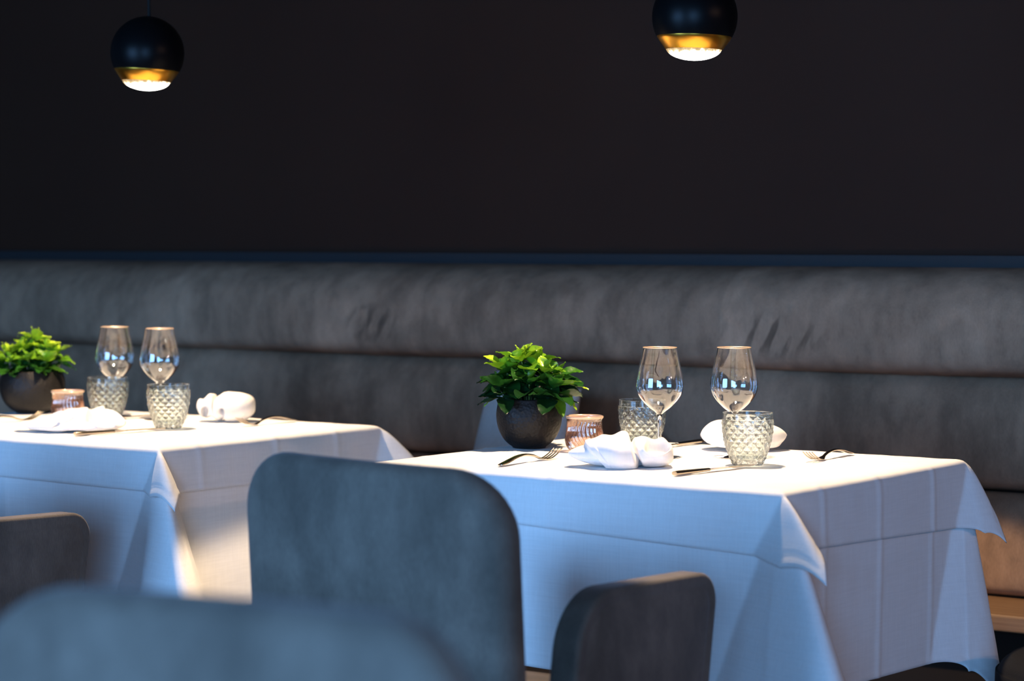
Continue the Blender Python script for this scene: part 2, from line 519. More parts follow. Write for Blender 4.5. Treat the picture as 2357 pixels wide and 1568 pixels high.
# ------------------------------------------------------------------ tables and cloths
TZ = .755
def table_map(hx, hy, beta, k, top, lift, ridge, stretch):
    """flat cloth -> cloth lying on the table and hanging over its edges; ridge[(sx, sy)] = how far (degrees from
    the plumb line) the fold at each corner stands off"""
    B = R(beta)
    A = Vector((-math.sin(B), 0, -math.cos(B)))
    Bd = Vector((0, math.sin(B), -math.cos(B)))
    def delta(s): return (math.sqrt(s * s + k * k) - abs(s)) / 2
    def fn(x, y):
        sx = 1 if x >= 0 else -1; sy = 1 if y >= 0 else -1
        qx = abs(x) - hx; qy = abs(y) - hy
        # work in the quadrant with the corner at (hx, -hy): outward x = +, outward y = -
        if qx <= 0 and qy <= 0:
            px, py, z = hx + qx, -(hy + qy), 0.0
        else:
            phi = math.atan2(qx, qy); r = math.hypot(qx, qy)
            if phi < -B: px, py, z = hx + qx, -hy, -qy
            elif phi > PI / 2 + B: px, py, z = hx, -(hy + qy), -qx
            else:
                gam = R(ridge[(sx, sy)])
                az = R(57 if (sx, sy) == (1, -1) else 45)      # the fold nearest the aisle swings to the right
                Rg = Vector((math.sin(gam) * math.sin(az), -math.sin(gam) * math.cos(az), -math.cos(gam)))
                q = (phi + B) / (PI / 2 + 2 * B)
                Cc = 2 * Rg - (A + Bd) / 2                     # the corner hangs as a rounded cone
                d = ((1 - q) ** 2 * A + 2 * q * (1 - q) * Cc + q * q * Bd).normalized()
                t = 1 - abs(2 * q - 1)
                st = stretch[(sx, sy)] if isinstance(stretch, dict) else stretch
                d = d * (1 + st * (3 * t * t - 2 * t ** 3))
                p = d * r
                px, py, z = hx + p.x, -hy + p.y, p.z
        dx = delta(qx) if (qx > -.2) else 0; dy = delta(qy) if (qy > -.2) else 0
        px -= dx; py += dy; z -= max(dx, dy)
        return Vector((sx * px, py if sy < 0 else -py, z + top + lift))
    return fn

def cloth(name, hx, hy, drops, rot, cell, beta, lift, centre, creases_x, creases_y, label, flare=0.0, seed=0, grow=0.0, hem=.018, wave=.002, ridge=None, stretch=0.0):
    """drops = front, right, back, left overhang of a flat rectangle of cloth folded over the table"""
    f = table_map(hx + grow, hy + grow, beta, .014, TZ, lift, ridge, stretch)
    fr, rg, bk, lf = drops
    x0, x1 = -hx - lf, hx + rg; y0, y1 = -hy - fr, hy + bk
    nx = int((x1 - x0) / cell) + 1; ny = int((y1 - y0) / cell) + 1
    cr, sr = math.cos(rot), math.sin(rot)
    m = MB()
    flat = []
    def fn(u, v):
        a = x0 + (x1 - x0) * u; b = y0 + (y1 - y0) * v
        flat.append((a, b, min(a - x0, x1 - a, b - y0, y1 - b)))
        xx, yy = a * cr - b * sr, a * sr + b * cr
        p = f(xx, yy)
        return p
    m.grid(fn, nx, ny)
    me = bpy.data.meshes.new(name)
    me.from_pydata([tuple(v) for v in m.v], [], m.f); me.update()
    nrm = [v.normal.copy() for v in me.vertices]
    if nrm[(ny // 2) * nx + nx // 2].z < 0: nrm = [-n for n in nrm]
    for i, v in enumerate(me.vertices):
        a, b, e = flat[i]
        d = 0.0
        for c in creases_x: d += .0024 * max(0, 1 - abs(a - c) / .012)
        for c in creases_y: d += .0024 * max(0, 1 - abs(b - c) / .012)
        out = max(abs(a) - hx, abs(b) - hy, 0)
        if out <= 0: d *= .35
        d += wave * noise.noise(Vector((a * 5 + seed, b * 5, seed * 1.7))) * min(1, out / .05)
        d += .0006 * noise.noise(Vector((a * 25 + seed, b * 25, 4)))
        d += flare * (out ** 1.5)
        if abs(e - hem) < .0045 : d -= .0008
        v.co += nrm[i] * d
    me.polygons.foreach_set('use_smooth', [True] * len(me.polygons))
    me.materials.append(M['linen'])
    o = bpy.data.objects.new(name, me); link(o)
    o.location = centre
    s = o.modifiers.new('thick', 'SOLIDIFY'); s.thickness = .0016; s.offset = 1
    tag(o, label, 'tablecloth')
    return o

def table(centre, hx, hy, label):
    t = empty('table', centre, 0, label, 'table')
    m = MB(); m.box(-hx + .008, hx - .008, -hy + .008, hy - .008, TZ - .045, TZ - .012)
    o = m.build('tabletop', M['dark_wood'], t, smooth=False)
    m = MB(); m.lathe([(.03, .02), (.03, TZ - .046)], 24)
    m.build('column', M['black_steel'], t, auto=40)
    m = MB(); m.box(-.22, .22, -.22, .22, 0, .02)
    m.build('base_plate', M['black_steel'], t, smooth=False)
    return t

RT = Vector((-2.34, 3.80, 0)); RHX, RHY = .44, .35
LT = Vector((-3.80, 3.79, 0)); LHX, LHY = .49, .35
table(RT, RHX, RHY, 'restaurant table hidden under white cloths, the right one, nearest the camera')
table(LT, LHX, LHY, 'restaurant table hidden under white cloths, the left one')
cloth('under_cloth', RHX, RHY, (.345, .362, .34, .34), R(-1.5), .006, 21, 0, RT, [], [.02, -.19, .23],
      'long white under-cloth hanging low on the right table', seed=1, wave=.0015, ridge={(1, -1): 32, (1, 1): 11, (-1, -1): 8, (-1, 1): 10}, stretch={(1, -1): 0, (1, 1): .20, (-1, -1): 0, (-1, 1): 0})
cloth('top_cloth', RHX, RHY, (.104, .124, .10, .085), R(-2.2), .006, 28, .0035, RT, [-.01], [-.21, .0, .22],
      'square white top cloth with hanging corner on the right table', flare=.08, seed=5, grow=.010, wave=.003, ridge={(1, -1): 48, (1, 1): 25, (-1, -1): 28, (-1, 1): 28}, stretch={(1, -1): .36, (1, 1): .22, (-1, -1): .1, (-1, 1): .1})
cloth('under_cloth', LHX, LHY, (.345, .35, .34, .34), R(-.5), .006, 22, 0, LT, [.05], [],
      'long white under-cloth hanging low on the left table', seed=9, wave=.0015, ridge={(1, -1): 36, (1, 1): 28, (-1, -1): 20, (-1, 1): 20})
cloth('top_cloth', LHX, LHY, (.092, .106, .10, .09), R(-.6), .006, 23, .0035, LT, [-.04], [-.235, .0, .20],
      'square white top cloth with hanging corner on the left table', flare=.16, seed=13, grow=.010, wave=.003, ridge={(1, -1): 46, (1, 1): 40, (-1, -1): 38, (-1, 1): 38}, stretch=.34)
CT = TZ + .0056        # height of the cloth surface on the table tops

# ------------------------------------------------------------------ chairs
def outline(w, h, rt_, rb, inset, n=10):
    """rounded rectangle centred on x, z from 0 to h; rt_ top corner radii (left,right), rb bottom radius"""
    w2 = w / 2 - inset
    z0, z1 = inset, h - inset
    pts = []
    for cx, cz, r, a0 in ((w2, z0, rb, -90), (w2, z1, rt_[1], 0), (-w2, z1, rt_[0], 90), (-w2, z0, rb, 180)):
        r = max(r - inset, .002)
        ox = cx - math.copysign(r, cx); oz = cz + (r if cz == z0 else -r)
        for k in range(n + 1):
            a = R(a0 + 90 * k / n)
            pts.append((ox + r * math.cos(a), oz + r * math.sin(a)))
    # subdivide long edges
    out = []
    for i, p in enumerate(pts):
        q = pts[(i + 1) % len(pts)]
        out.append(p)
        if i % (n + 1) == n:
            for k in range(1, 10):
                out.append((p[0] + (q[0] - p[0]) * k / 10, p[1] + (q[1] - p[1]) * k / 10))
    return out

def panel(name, w, h, t, rt_, rb, er, mat, parent, warp, seam=.022, groove=1):
    """upholstered board: thickness along y, soft edges with a stitched seam on each face"""
    rings = []
    half = t / 2
    seq = []
    K = 7
    for side in (-1, 1):
        ks = range(K + 1) if side == -1 else range(K, -1, -1)
        face = [(.10, half + .003), (.06, half + .002), (seam + .010, half + .0005), (seam + .003, half - .0003 * groove), (seam, half - .0016 * groove), (seam - .003, half - .0006 * groove)]
        edge = []
        for k in range(K + 1):
            a = PI / 2 * k / K
            edge.append((er * (1 - math.sin(a)), half - er + er * math.cos(a)))
        lst = face + edge
        if side == -1: seq += [(i, -y) for i, y in lst]
        else: seq += [(i, y) for i, y in reversed(lst)]
    v = []; f = []
    n = None
    for ins, y in seq:
        o = outline(w, h, rt_, rb, ins)
        n = len(o)
        v += [warp(Vector((x, y, z))) for x, z in o]
    for j in range(len(seq) - 1):
        for i in range(n):
            f.append((j * n + i, j * n + (i + 1) % n, (j + 1) * n + (i + 1) % n, (j + 1) * n + i))
    # caps: fan about the centre rows
    for j, flip in ((0, True), (len(seq) - 1, False)):
        y = seq[j][1]
        c = len(v); v.append(warp(Vector((0, y * 1.02, h / 2))))
        for i in range(n):
            q = (j * n + i, j * n + (i + 1) % n, c)
            f.append(q)
    return mesh_obj(name, v, f, mat, parent)

def make_chair(loc, rz, label, s=1.0):
    """origin on the floor below the middle of the outer back face; the sitter looks along +y"""
    t = empty('dining_chair', loc, rz, label, 'chair')
    lean = math.tan(R(4))
    def wb(p):
        x, y, z = p
        curve = .03 * (x / .25) ** 2          # wraps gently round the sitter
        return Vector((x, y + .0275 + curve + lean * (.40 - z), z + .40 - .006 * (x / .27)))
    panel('backrest', .497, .455, .050, (.098, .098), .03, .0245, M['chair'], t, wb, seam=.034, groove=0)
    for s_ in (-1, 1):
        def wa(p, s_=s_):
            x, y, z = p
            # board runs along the chair's y; shear so the top reaches forward
            return Vector((s_ * .248 + y * 1.0, .385 + x + .17 * (z - .31) , z + .33 - .006 * (x / .2)))
        panel('arm', .390, .328, .050, (.085, .055), .03, .009, M['chair'], t, wa)
    def ws(p):
        x, y, z = p
        # seat: panel lying flat
        return Vector((x, z + .03, .425 + y + .006 * (1 - (x / .3) ** 2)))
    panel('seat', .435, .50, .075, (.05, .05), .03, .025, M['chair'], t, ws, seam=.03)
    m = MB(); m.box(-.20, .20, .08, .50, .365, .389)
    m.build('seat_frame', M['black_steel'], t, smooth=False)
    for sx in (-1, 1):
        for y0, y1 in ((.08, .02), (.46, .48)):
            m = MB(); m.tube([(sx * .19, y0, .37), (sx * .215, y1, 0)], [.018, .011], 16)
            m.build('leg', M['black_steel'], t, auto=50)
    return t
make_chair((-2.165, 2.65, 0), 0, 'taupe velvet armchair seen from behind, pulled up to the right table')
make_chair((-3.555, 2.65, 0), 0, 'taupe velvet armchair at the left table, its arm at the left edge')
make_chair((-1.190, 1.34, .012), R(180), 'out of focus taupe velvet chair back in the foreground at the lower left')
for o in [o for o in COL.objects if o.name.startswith('dining_chair')][2:]:
    o.location.z = 0
    o.scale = (1.02, 1.0, 1.065)

# ------------------------------------------------------------------ pendant lamps
def pendant(loc, roll_deg, label):
    x, y, z = loc
    Rr = .08
    t = empty('pendant_lamp', loc, 0, label, 'lamp', 'pendant lamps above the tables')
    # slight swing: tilt about the line of sight
    ax = Vector((fwv.x, fwv.y, 0)).normalized()
    tilt = Matrix.Rotation(R(roll_deg), 4, ax)
    def part(name, mb, mat, auto=40):
        mb.v = [tilt @ v for v in mb.v]
        return mb.build(name, mat, t, auto=auto)
    m = MB()
    a0 = math.asin(.465)
    prof = [(Rr * math.cos(a), Rr * math.sin(a)) for a in [-a0 + (PI / 2 + a0) * i / 40 for i in range(40)]] + [(.0005, Rr)]
    m.lathe(prof, 72); part('shade', m, M['black_metal'])
    zr = -Rr * .465; r0 = Rr * math.cos(a0)
    m = MB(); m.lathe([(r0 - .004, zr + .0015), (r0 - .0008, zr + .001), (r0 - .001, zr - .0015), (r0 - .004, zr - .006), (.0545, zr - .0235), (.0525, zr - .0245), (.052, zr - .02)], 72)
    o = part('gold_ring', m, M['gold']); o['label'] = 'gold ring below the black ball'
    m = MB()
    zl = zr - .021
    m.lathe([(.0525 * math.cos(a) , zl - .0235 * math.sin(a)) for a in [PI / 2 * i / 16 for i in range(16)]] + [(.0004, zl - .0235)], 64)
    lens = part('lens', m, M['lens'], 60); lens['label'] = 'glowing clear lens'
    top_ = tilt @ Vector((0, 0, Rr - .001))
    m = MB(); m.tube([top_, (top_.x, top_.y, ZC - z - .02)], .0037, 12)
    m.build('cord', M['cord'], t)
    m = MB(); m.lathe([(.05, ZC - z - .03), (.05, ZC - z - .001)], 40)
    m.build('ceiling_rose', M['black_metal'], t, auto=40)
    L = bpy.data.lights.new('lamp_beam', 'SPOT'); L.energy = LAMP_W; L.color = (1, .74, .48)
    L.spot_size = R(2 * CONE); L.spot_blend = .10; L.shadow_soft_size = .022
    # the lens spreads its beam wide: stronger toward the rim of the cone
    L.use_nodes = True; ln = L.node_tree
    em = [n for n in ln.nodes if n.type == 'EMISSION'][0]
    tcn = ln.nodes.new('ShaderNodeTexCoord'); sxn = ln.nodes.new('ShaderNodeSeparateXYZ')
    ln.links.new(tcn.outputs['Normal'], sxn.inputs[0])
    ca = mathn(ln, 'MAXIMUM', mathn(ln, 'ABSOLUTE', sxn.outputs[2]), .4)
    ln.links.new(mathn(ln, 'POWER', ca, -2.2), em.inputs['Strength'])
    lo = bpy.data.objects.new('lamp_beam', L); link(lo); lo.parent = t
    lo.location = tilt @ Vector((0, 0, zl - .030)) 
    return t
LAMP_W = 58; CONE = 48.5
pendant((-2.305, 3.835, 1.592), 1.6, 'black ball pendant lamp with gold ring above the right table')
pendant((-3.66, 3.775, 1.581), 3.0, 'black ball pendant lamp with gold ring above the left table')

# ------------------------------------------------------------------ glasses
def wine_glass(loc, label):
    t = empty('wine_glass', (*loc, CT), 0, label, 'wine glass', 'wine glasses on the tables')
    m = MB()
    bowl = [(.0045, .082), (.010, .0868), (.0180, .0925), (.0255, .099), (.0330, .107), (.0395, .116), (.0435, .124), (.0455, .133),
            (.0452, .142), (.0432, .156), (.0398, .172), (.0358, .190), (.0318, .209)]
    prof = [(p.x, p.y) for p in catmull([(a, b, 0) for a, b in bowl], 6)]
    m.grid(lambda u, v: (lambda q: (q[0] * math.cos(2 * PI * u), q[0] * math.sin(2 * PI * u), q[1]))(prof[int(v * (len(prof) - 1) + .5)]), 72, len(prof), wrap_u=True)
    m.build('bowl', M['glass'], t)
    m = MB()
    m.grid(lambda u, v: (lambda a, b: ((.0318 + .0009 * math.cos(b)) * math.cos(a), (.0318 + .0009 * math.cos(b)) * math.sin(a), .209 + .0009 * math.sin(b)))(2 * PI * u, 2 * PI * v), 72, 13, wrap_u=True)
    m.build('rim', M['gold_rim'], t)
    m = MB(); m.lathe([(.0045, .0815), (.0036, .07), (.0034, .045), (.004, .015), (.007, .006)], 24)
    m.build('stem', M['stem_glass'], t)
    m = MB(); m.lathe([(.0075, .0065), (.016, .0035), (.034, .0018), (.0375, .0012), (.0375, .0002), (.001, .0002)], 64)
    m.build('foot', M['glass'], t, auto=40)
    return t
M['stem_glass'] = solid_glass('stem_glass', (.98, .97, .96))

def tumbler(loc, rz, label):
    t = empty('tumbler', (*loc, CT), rz, label, 'tumbler', 'diamond cut tumblers on the tables')
    m = MB()
    outer = [(0, .0285), (.006, .0300), (.02, .0355), (.035, .0410), (.05, .0445), (.065, .0465), (.08, .0472), (.097, .0472)]
    N = 16; SUB = 8; n = N * SUB
    H = .0118
    z_lo, z_hi = .0055, .0845
    rows = int((z_hi - z_lo) / H * SUB)
    def dia(u, z):
        w = (z - z_lo) / H / 1.35
        a = u + w; b = u - w
        fa = abs(a - math.floor(a) - .5); fb = abs(b - math.floor(b) - .5)
        return 1 - 2 * max(fa, fb)
    zs = [.0005, .003] + [z_lo + (z_hi - z_lo) * i / rows for i in range(rows + 1)] + [.0853, .0875, .092, .0962, .0972]
    v = []; f = []
    for z in zs:
        r = lerp_table(outer, z)
        for k in range(n):
            u = k / SUB
            d = 0
            if z_lo <= z <= z_hi: d = .0027 * dia(u, z)
            if z > .0968: rr = r - .0008
            elif z < .001: rr = r - .001
            else: rr = r + d - .0012
            a = 2 * PI * k / n
            v.append((rr * math.cos(a), rr * math.sin(a), z))
    inner = [(.0444, .0972), (.0440, .096), (.0436, .08), (.0425, .065), (.0400, .05), (.0362, .035), (.031, .021), (.024, .0135), (.012, .0115), (.0006, .0112)]
    for r, z in inner:
        for k in range(n):
            a = 2 * PI * k / n
            v.append((r * math.cos(a), r * math.sin(a), z))
    R_ = len(zs) + len(inner)
    for i in range(R_ - 1):
        for k in range(n):
            f.append((i * n + k, i * n + (k + 1) % n, (i + 1) * n + (k + 1) % n, (i + 1) * n + k))
    c0 = len(v); v.append((0, 0, .002)); c1 = len(v); v.append((0, 0, .0112))
    for k in range(n):
        f.append((k, (k + 1) % n, c0)); f.append(((R_ - 1) * n + k, (R_ - 1) * n + (k + 1) % n, c1))
    o = mesh_obj('cup', v, f, M['tumbler'], t, smooth=True, auto=9)
    return t

def candle_holder(loc, label):
    t = empty('candle_holder', (*loc, CT), 0, label, 'candle holder', 'fluted rose glass candle holders')
    prof = [(.0, .026), (.004, .030), (.012, .0345), (.022, .0365), (.032, .0360), (.042, .0340), (.052, .0328), (.060, .0335), (.064, .0350), (.066, .0365)]
    m = MB(); n = 160; fl = 26
    def fn(u, v):
        z = v * .066
        r = lerp_table(prof, z)
        a = 2 * PI * u
        k = math.cos(fl * (a + .75 * math.sin(z / .066 * 2.4)))
        r += .0017 * k * sm(.001, .008, z) * (1 - sm(.055, .064, z))
        return (r * math.cos(a), r * math.sin(a), z + .0005)
    rows = [[fn(k / n, i / 59) for k in range(n)] for i in range(60)]
    rin = [[(x * .92, y * .92, max(z, .006)) for x, y, z in (fn(k / n, 1 - i / 59) for k in range(n))] for i in range(55)]
    allr = rows + rin
    v = [p for row in allr for p in row]
    f = [(i * n + k, i * n + (k + 1) % n, (i + 1) * n + (k + 1) % n, (i + 1) * n + k) for i in range(len(allr) - 1) for k in range(n)]
    f.append(list(range(n))); f.append([(len(allr) - 1) * n + k for k in range(n)])
    m.add(v, f)
    m.build('cup', M['rose_glass'], t)
    m = MB()
    m.grid(lambda u, v: (lambda a, b: ((.0358 + .0019 * math.cos(b)) * math.cos(a), (.0358 + .0019 * math.cos(b)) * math.sin(a), .0685 + .0026 * math.sin(b)))(2 * PI * u, 2 * PI * v), 96, 13, wrap_u=True)
    m.build('rim', M['rose_rim'], t)
    return t

G = 'on the right table'
wine_glass((-2.375, 3.827), 'tall wine glass standing left, behind the front napkin on the right table')
wine_glass((-2.260, 3.909), 'tall wine glass behind the front tumbler on the right table')
wine_glass((-3.957, 3.966), 'left one of the two wine glasses on the left table')
wine_glass((-3.801, 3.954), 'wine glass directly behind the front tumbler on the left table')
tumbler((-2.159, 3.785), .1, 'diamond cut tumbler standing in front on the right table beside the steel knife')
tumbler((-2.500, 3.963), .3, 'diamond cut tumbler behind the folded napkin and beside the rose glass on the right table')
tumbler((-3.604, 3.775), .2, 'diamond cut tumbler standing in front on the left table')
tumbler((-3.898, 3.884), .5, 'diamond cut tumbler next to the rose candle holder on the left table')
candle_holder((-2.553, 3.836), 'fluted rose glass candle holder between pot and tumbler on the right table')
candle_holder((-3.930, 3.789), 'fluted rose glass candle holder beside the pot on the left table')

# ------------------------------------------------------------------ potted plants
def leaf(verts, faces, young, base, direction, length, width, droop, yv, roll_=0):
    d = Vector(direction).normalized()
    side = d.cross(Vector((0, 0, 1)))
    if side.length < .05: side = Vector((1, 0, 0))
    side.normalize()
    side = Matrix.Rotation(roll_, 3, d) @ side
    up = side.cross(d).normalized()
    nl, nw = 12, 7
    n0 = len(verts)
    for i in range(nl + 1):
        t = i / nl
        # elliptic blade, pointed at the tip
        wd = width / 2 * (max(0, math.sin(PI * min(1, t ** .92))) ** .72)
        if i == nl: wd = .0003
        if i == 0: wd = .0012
        ctr = Vector(base) + d * length * t * (1 - .12 * droop * t) - Vector((0, 0, 1)) * droop * length * .5 * t * t
        for j in range(nw):
            s = 2 * j / (nw - 1) - 1
            vein = .0009 * math.cos(t * 42) * (1 - abs(s) * .3) * (0 if j == nw // 2 else 1)
            z = wd * .38 * s * s + vein - (.0008 if j == nw // 2 else 0) + .0015 * math.sin(t * 9 + s * 3)
            verts.append(ctr + side * wd * s + up * z)
            young.append(yv * (.85 + .15 * t) + random.uniform(-.03, .03))
    for i in range(nl):
        for j in range(nw - 1):
            faces.append((n0 + i * nw + j, n0 + i * nw + j + 1, n0 + (i + 1) * nw + j + 1, n0 + (i + 1) * nw + j))

def potted_plant(loc, rz, sc, tips, extra, seed, label, lsc=1.0):
    """tips: (x, y, z, youth) of shoots in a frame with x to the viewer's right, y away from the viewer"""
    random.seed(seed)
    t = empty('potted_plant', (*loc, CT), rz, label, 'plant')
    m = MB()
    pr = [(.0005, .0005), (.030, .0005), (.034, .003), (.0465, .013), (.0570, .028), (.0635, .0465), (.0656, .064), (.0638, .081), (.0605, .092), (.0588, .0968),
          (.0568, .0985), (.0545, .0972), (.0555, .088), (.058, .072), (.055, .062), (.0005, .060)]
    ps = [(max(p.x, .0005), p.y) for p in catmull([(a, b, 0) for a, b in pr], 4)]
    m.lathe([(r * sc[0], z * sc[1]) for r, z in ps], 96)
    rim_wob = [noise.noise(v * 30) for v in m.v]
    m.v = [Vector((v.x * (1 + .006 * w), v.y * (1 + .006 * w), v.z + (.0015 * w if v.z > .02 else 0))) for v, w in zip(m.v, rim_wob)]
    pot = m.build('pot', M['stone'], t, auto=60); pot['label'] = 'pitted black stone bowl pot'
    ztop = .0985 * sc[1]
    m = MB()
    m.grid(lambda u, v: (.056 * sc[0] * v * math.cos(2 * PI * u), .056 * sc[0] * v * math.sin(2 * PI * u), ztop - .016 + .004 * noise.noise(Vector((u * 9, v * 9, seed)))), 40, 10, wrap_u=True)
    m.build('soil', M['soil'], t)
    st = MB()
    V, Fc, Yg = [], [], []
    for (x, y, z, yv) in tips:
        tip = Vector((x, y, z))
        root = Vector((x * .25, y * .25, ztop - .016))
        path = catmull([root, root.lerp(tip, .5) + Vector((0, 0, .012)), tip], 6)
        st.tube(path, [.0022 - .0008 * i / len(path) for i in range(len(path))], 8)
        a0 = random.uniform(0, 2 * PI)
        out = Vector((x, y, 0))
        # whorl of upper leaves, then a lower and darker one
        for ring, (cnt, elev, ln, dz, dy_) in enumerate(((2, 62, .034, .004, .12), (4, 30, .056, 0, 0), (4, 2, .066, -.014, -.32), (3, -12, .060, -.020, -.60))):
            for k in range(cnt):
                a = a0 + 2 * PI * k / cnt + ring * .6 + random.uniform(-.25, .25)
                e = R(elev + random.uniform(-14, 14))
                d = Vector((math.cos(a) * math.cos(e), math.sin(a) * math.cos(e), math.sin(e)))
                d = (d + out * 5.0 * (.6 if ring else .2)).normalized()
                b = tip + Vector((0, 0, dz)) + d * .003
                l = ln * random.uniform(.8, 1.15) * lsc
                if b.z + d.z * l < ztop - .012 and (Vector((b.x, b.y)) .length < .05): continue
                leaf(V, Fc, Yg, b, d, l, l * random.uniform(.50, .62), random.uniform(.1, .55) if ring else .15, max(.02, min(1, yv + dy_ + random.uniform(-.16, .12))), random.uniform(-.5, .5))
    for (b, d, l, wd, dr, yv, rl) in extra:
        leaf(V, Fc, Yg, b, d, l, wd, dr, yv, rl)
        st.tube([Vector((b[0] * .3, b[1] * .3, ztop - .016)), Vector(b) * .8 + Vector((0, 0, .01)), Vector(b)], .0012, 6)
    me = bpy.data.meshes.new('foliage'); me.from_pydata([tuple(v) for v in V], [], Fc)
    me.polygons.foreach_set('use_smooth', [True] * len(me.polygons))
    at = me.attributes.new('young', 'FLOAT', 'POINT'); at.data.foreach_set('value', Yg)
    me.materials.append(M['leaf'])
    o = bpy.data.objects.new('foliage', me); link(o); o.parent = t
    st.build('stems', M['stem'], t)
    return t

VR = R(35.4)   # pots turned so that their frame faces the aisle
tipsR = [(-.045, -.005, .150, .72), (-.015, -.01, .172, .85), (.012, .015, .168, .62), (.030, -.020, .150, .66), (.055, 0, .142, .60), (.0, -.045, .128, .42), (-.05, -.03, .122, .25), (.045, -.04, .120, .45), (-.02, .04, .145, .4), (.04, .04, .135, .4)]
exR = [((.055, -.01, .130), (.97, -.1, -.02), .066, .020, .35, .92, .2),
       ((.060, -.01, .112), (.7, -.1, -.5), .045, .022, .5, .85, .3),
       ((-.050, 0, .158), (-.75, -.2, .62), .056, .028, .3, .95, -.4),
       ((-.020, 0, .178), (.55, -.1, .8), .048, .022, .3, .90, .5),
       ((-.022, -.01, .170), (.1, -.4, .75), .042, .028, .3, .92, .0),
       ((.045, -.02, .105), (.4, -.5, -.6), .05, .03, .3, .55, .0),
       ((-.060, 0, .112), (-.7, -.1, -.6), .040, .007, .2, .85, .0)]
potted_plant((-2.692, 3.847), VR, (1.0, 1.0), tipsR, exR, 3, 'green leafy plant in a pitted black bowl pot on the right table')
tipsL = [(-.052, -.01, .146, .95), (-.02, 0, .160, .9), (.008, .0, .185, 1), (.035, .0, .162, .95), (.055, .0, .145, .9), (.0, -.045, .132, .65), (-.045, -.035, .125, .6), (.04, -.035, .128, .75), (.0, .045, .15, .4)]
exL = [((.008, 0, .186), (-.25, -.1, .95), .036, .012, .1, 1.0, 0), ((.010, 0, .186), (.2, -.1, .95), .034, .010, .1, 1.0, 0),
       ((.010, 0, .182), (.85, -.1, .5), .046, .016, .5, .9, 0), ((.004, 0, .182), (-.8, -.1, .45), .046, .018, .4, .85, 0),
       ((.062, 0, .138), (.9, -.1, -.1), .045, .018, .5, .8, 0), ((-.06, 0, .146), (-.3, -.1, .9), .034, .013, .1, .95, 0)]
tipsL = [(x, y, .0975 + (z - .0975) * .86, q) for x, y, z, q in tipsL]
exL = [((b[0], b[1], .0975 + (b[2] - .0975) * .86),) + r for b, *r in [(e[0], *e[1:]) for e in exL] for r in [tuple(r)]]
potted_plant((-4.190, 3.925), VR, (1.18, 1.03), tipsL, exL, 11, 'green leafy plant in a wide black bowl pot on the left table', .80)

# ------------------------------------------------------------------ cutlery
def fork(loc, rz, label, tilt=0):
    t = empty('fork', (*loc, CT), rz, label, 'fork')
    # +y from handle end to tines; rests on the handle end and on the neck's underside
    hp = catmull([(0, -.105, .0025), (0, -.085, .006), (0, -.055, .0125), (0, -.025, .0150), (0, .005, .0115), (0, .022, .0062), (0, .034, .0036), (0, .046, .0026)], 6)
    m = MB()
    rad = []
    for p in hp:
        y = p.y
        w = lerp_table([(-.105, .0062), (-.09, .0085), (-.05, .0062), (-.01, .0036), (.02, .0034), (.034, .0085), (.046, .0118)], y)
        h = lerp_table([(-.105, .0018), (-.05, .0026), (.0, .0024), (.03, .0016), (.046, .0010)], y)
        rad.append((w, h))
    m.tube(hp, rad, 14)
    m.build('handle', M['steel'], t)
    m = MB()
    for k in range(4):
        x = -.0096 + .0064 * k
        pts = catmull([(x * .95, .040, .0026), (x, .056, .0040), (x, .075, .0105), (x * .96, .092, .0195)], 6)
        m.tube(pts, [(.0022 - .0010 * i / len(pts), .0012 - .0004 * i / len(pts)) for i in range(len(pts))], 8)
    m.build('tines', M['steel'], t)
    return t

def knife(loc, rz, label):
    t = empty('knife', (*loc, CT), rz, label, 'knife')
    pts = [(0, -.112 + .096 * i / 16, .0048) for i in range(17)]
    rad = [(lerp_table([(0, .0060), (.1, .0078), (.6, .0062), (1, .0050)], i / 16), lerp_table([(0, .0040), (.1, .0045), (1, .0032)], i / 16)) for i in range(17)]
    m = MB(); m.tube(pts, rad, 14)
    m.build('handle', M['steel'], t, auto=50)
    m = MB()
    bl = [(-.018, -.0045, .0045), (-.005, -.0085, .0055), (.03, -.0095, .0060), (.07, -.0095, .0062), (.095, -.006, .0062), (.110, .0035, .0062)]
    v = []; f = []
    for y, xa, xb in bl:
        for z in (.0042, .0056): v += [(xa, y, z), (xb, y, z)]
    for i in range(len(bl) - 1):
        a = i * 4; b = a + 4
        f += [(a, a + 1, b + 1, b), (a + 2, b + 2, b + 3, a + 3), (a, b, b + 2, a + 2), (a + 1, a + 3, b + 3, b + 1)]
    f += [(0, 2, 3, 1), (len(v) - 4, len(v) - 3, len(v) - 1, len(v) - 2)]
    m.add(v, f); m.build('blade', M['steel'], t, smooth=False)
    # the heel of the handle and the blade's back both touch the cloth
    return t
fork((-2.519, 3.608), R(2), 'steel fork lying left of the front napkin on the right table')
fork((-2.098, 3.985), R(183), 'steel fork lying alone at the right end of the right table')
fork((-4.025, 3.700), R(-4), 'steel fork at the far left edge of the left table')
fork((-3.513, 3.990), R(182), 'steel fork with its tines against the far napkin on the left table')
knife((-2.149, 3.648), R(-8), 'steel knife lying in front of the front tumbler on the right table')
knife((-2.470, 4.030), R(180), 'steel knife behind the front napkin on the right table, mostly hidden')
knife((-3.604, 3.628), R(-13), 'steel knife lying along the front napkin on the left table')
knife((-3.868, 3.985), R(172), 'steel knife between the two tumblers on the left table')

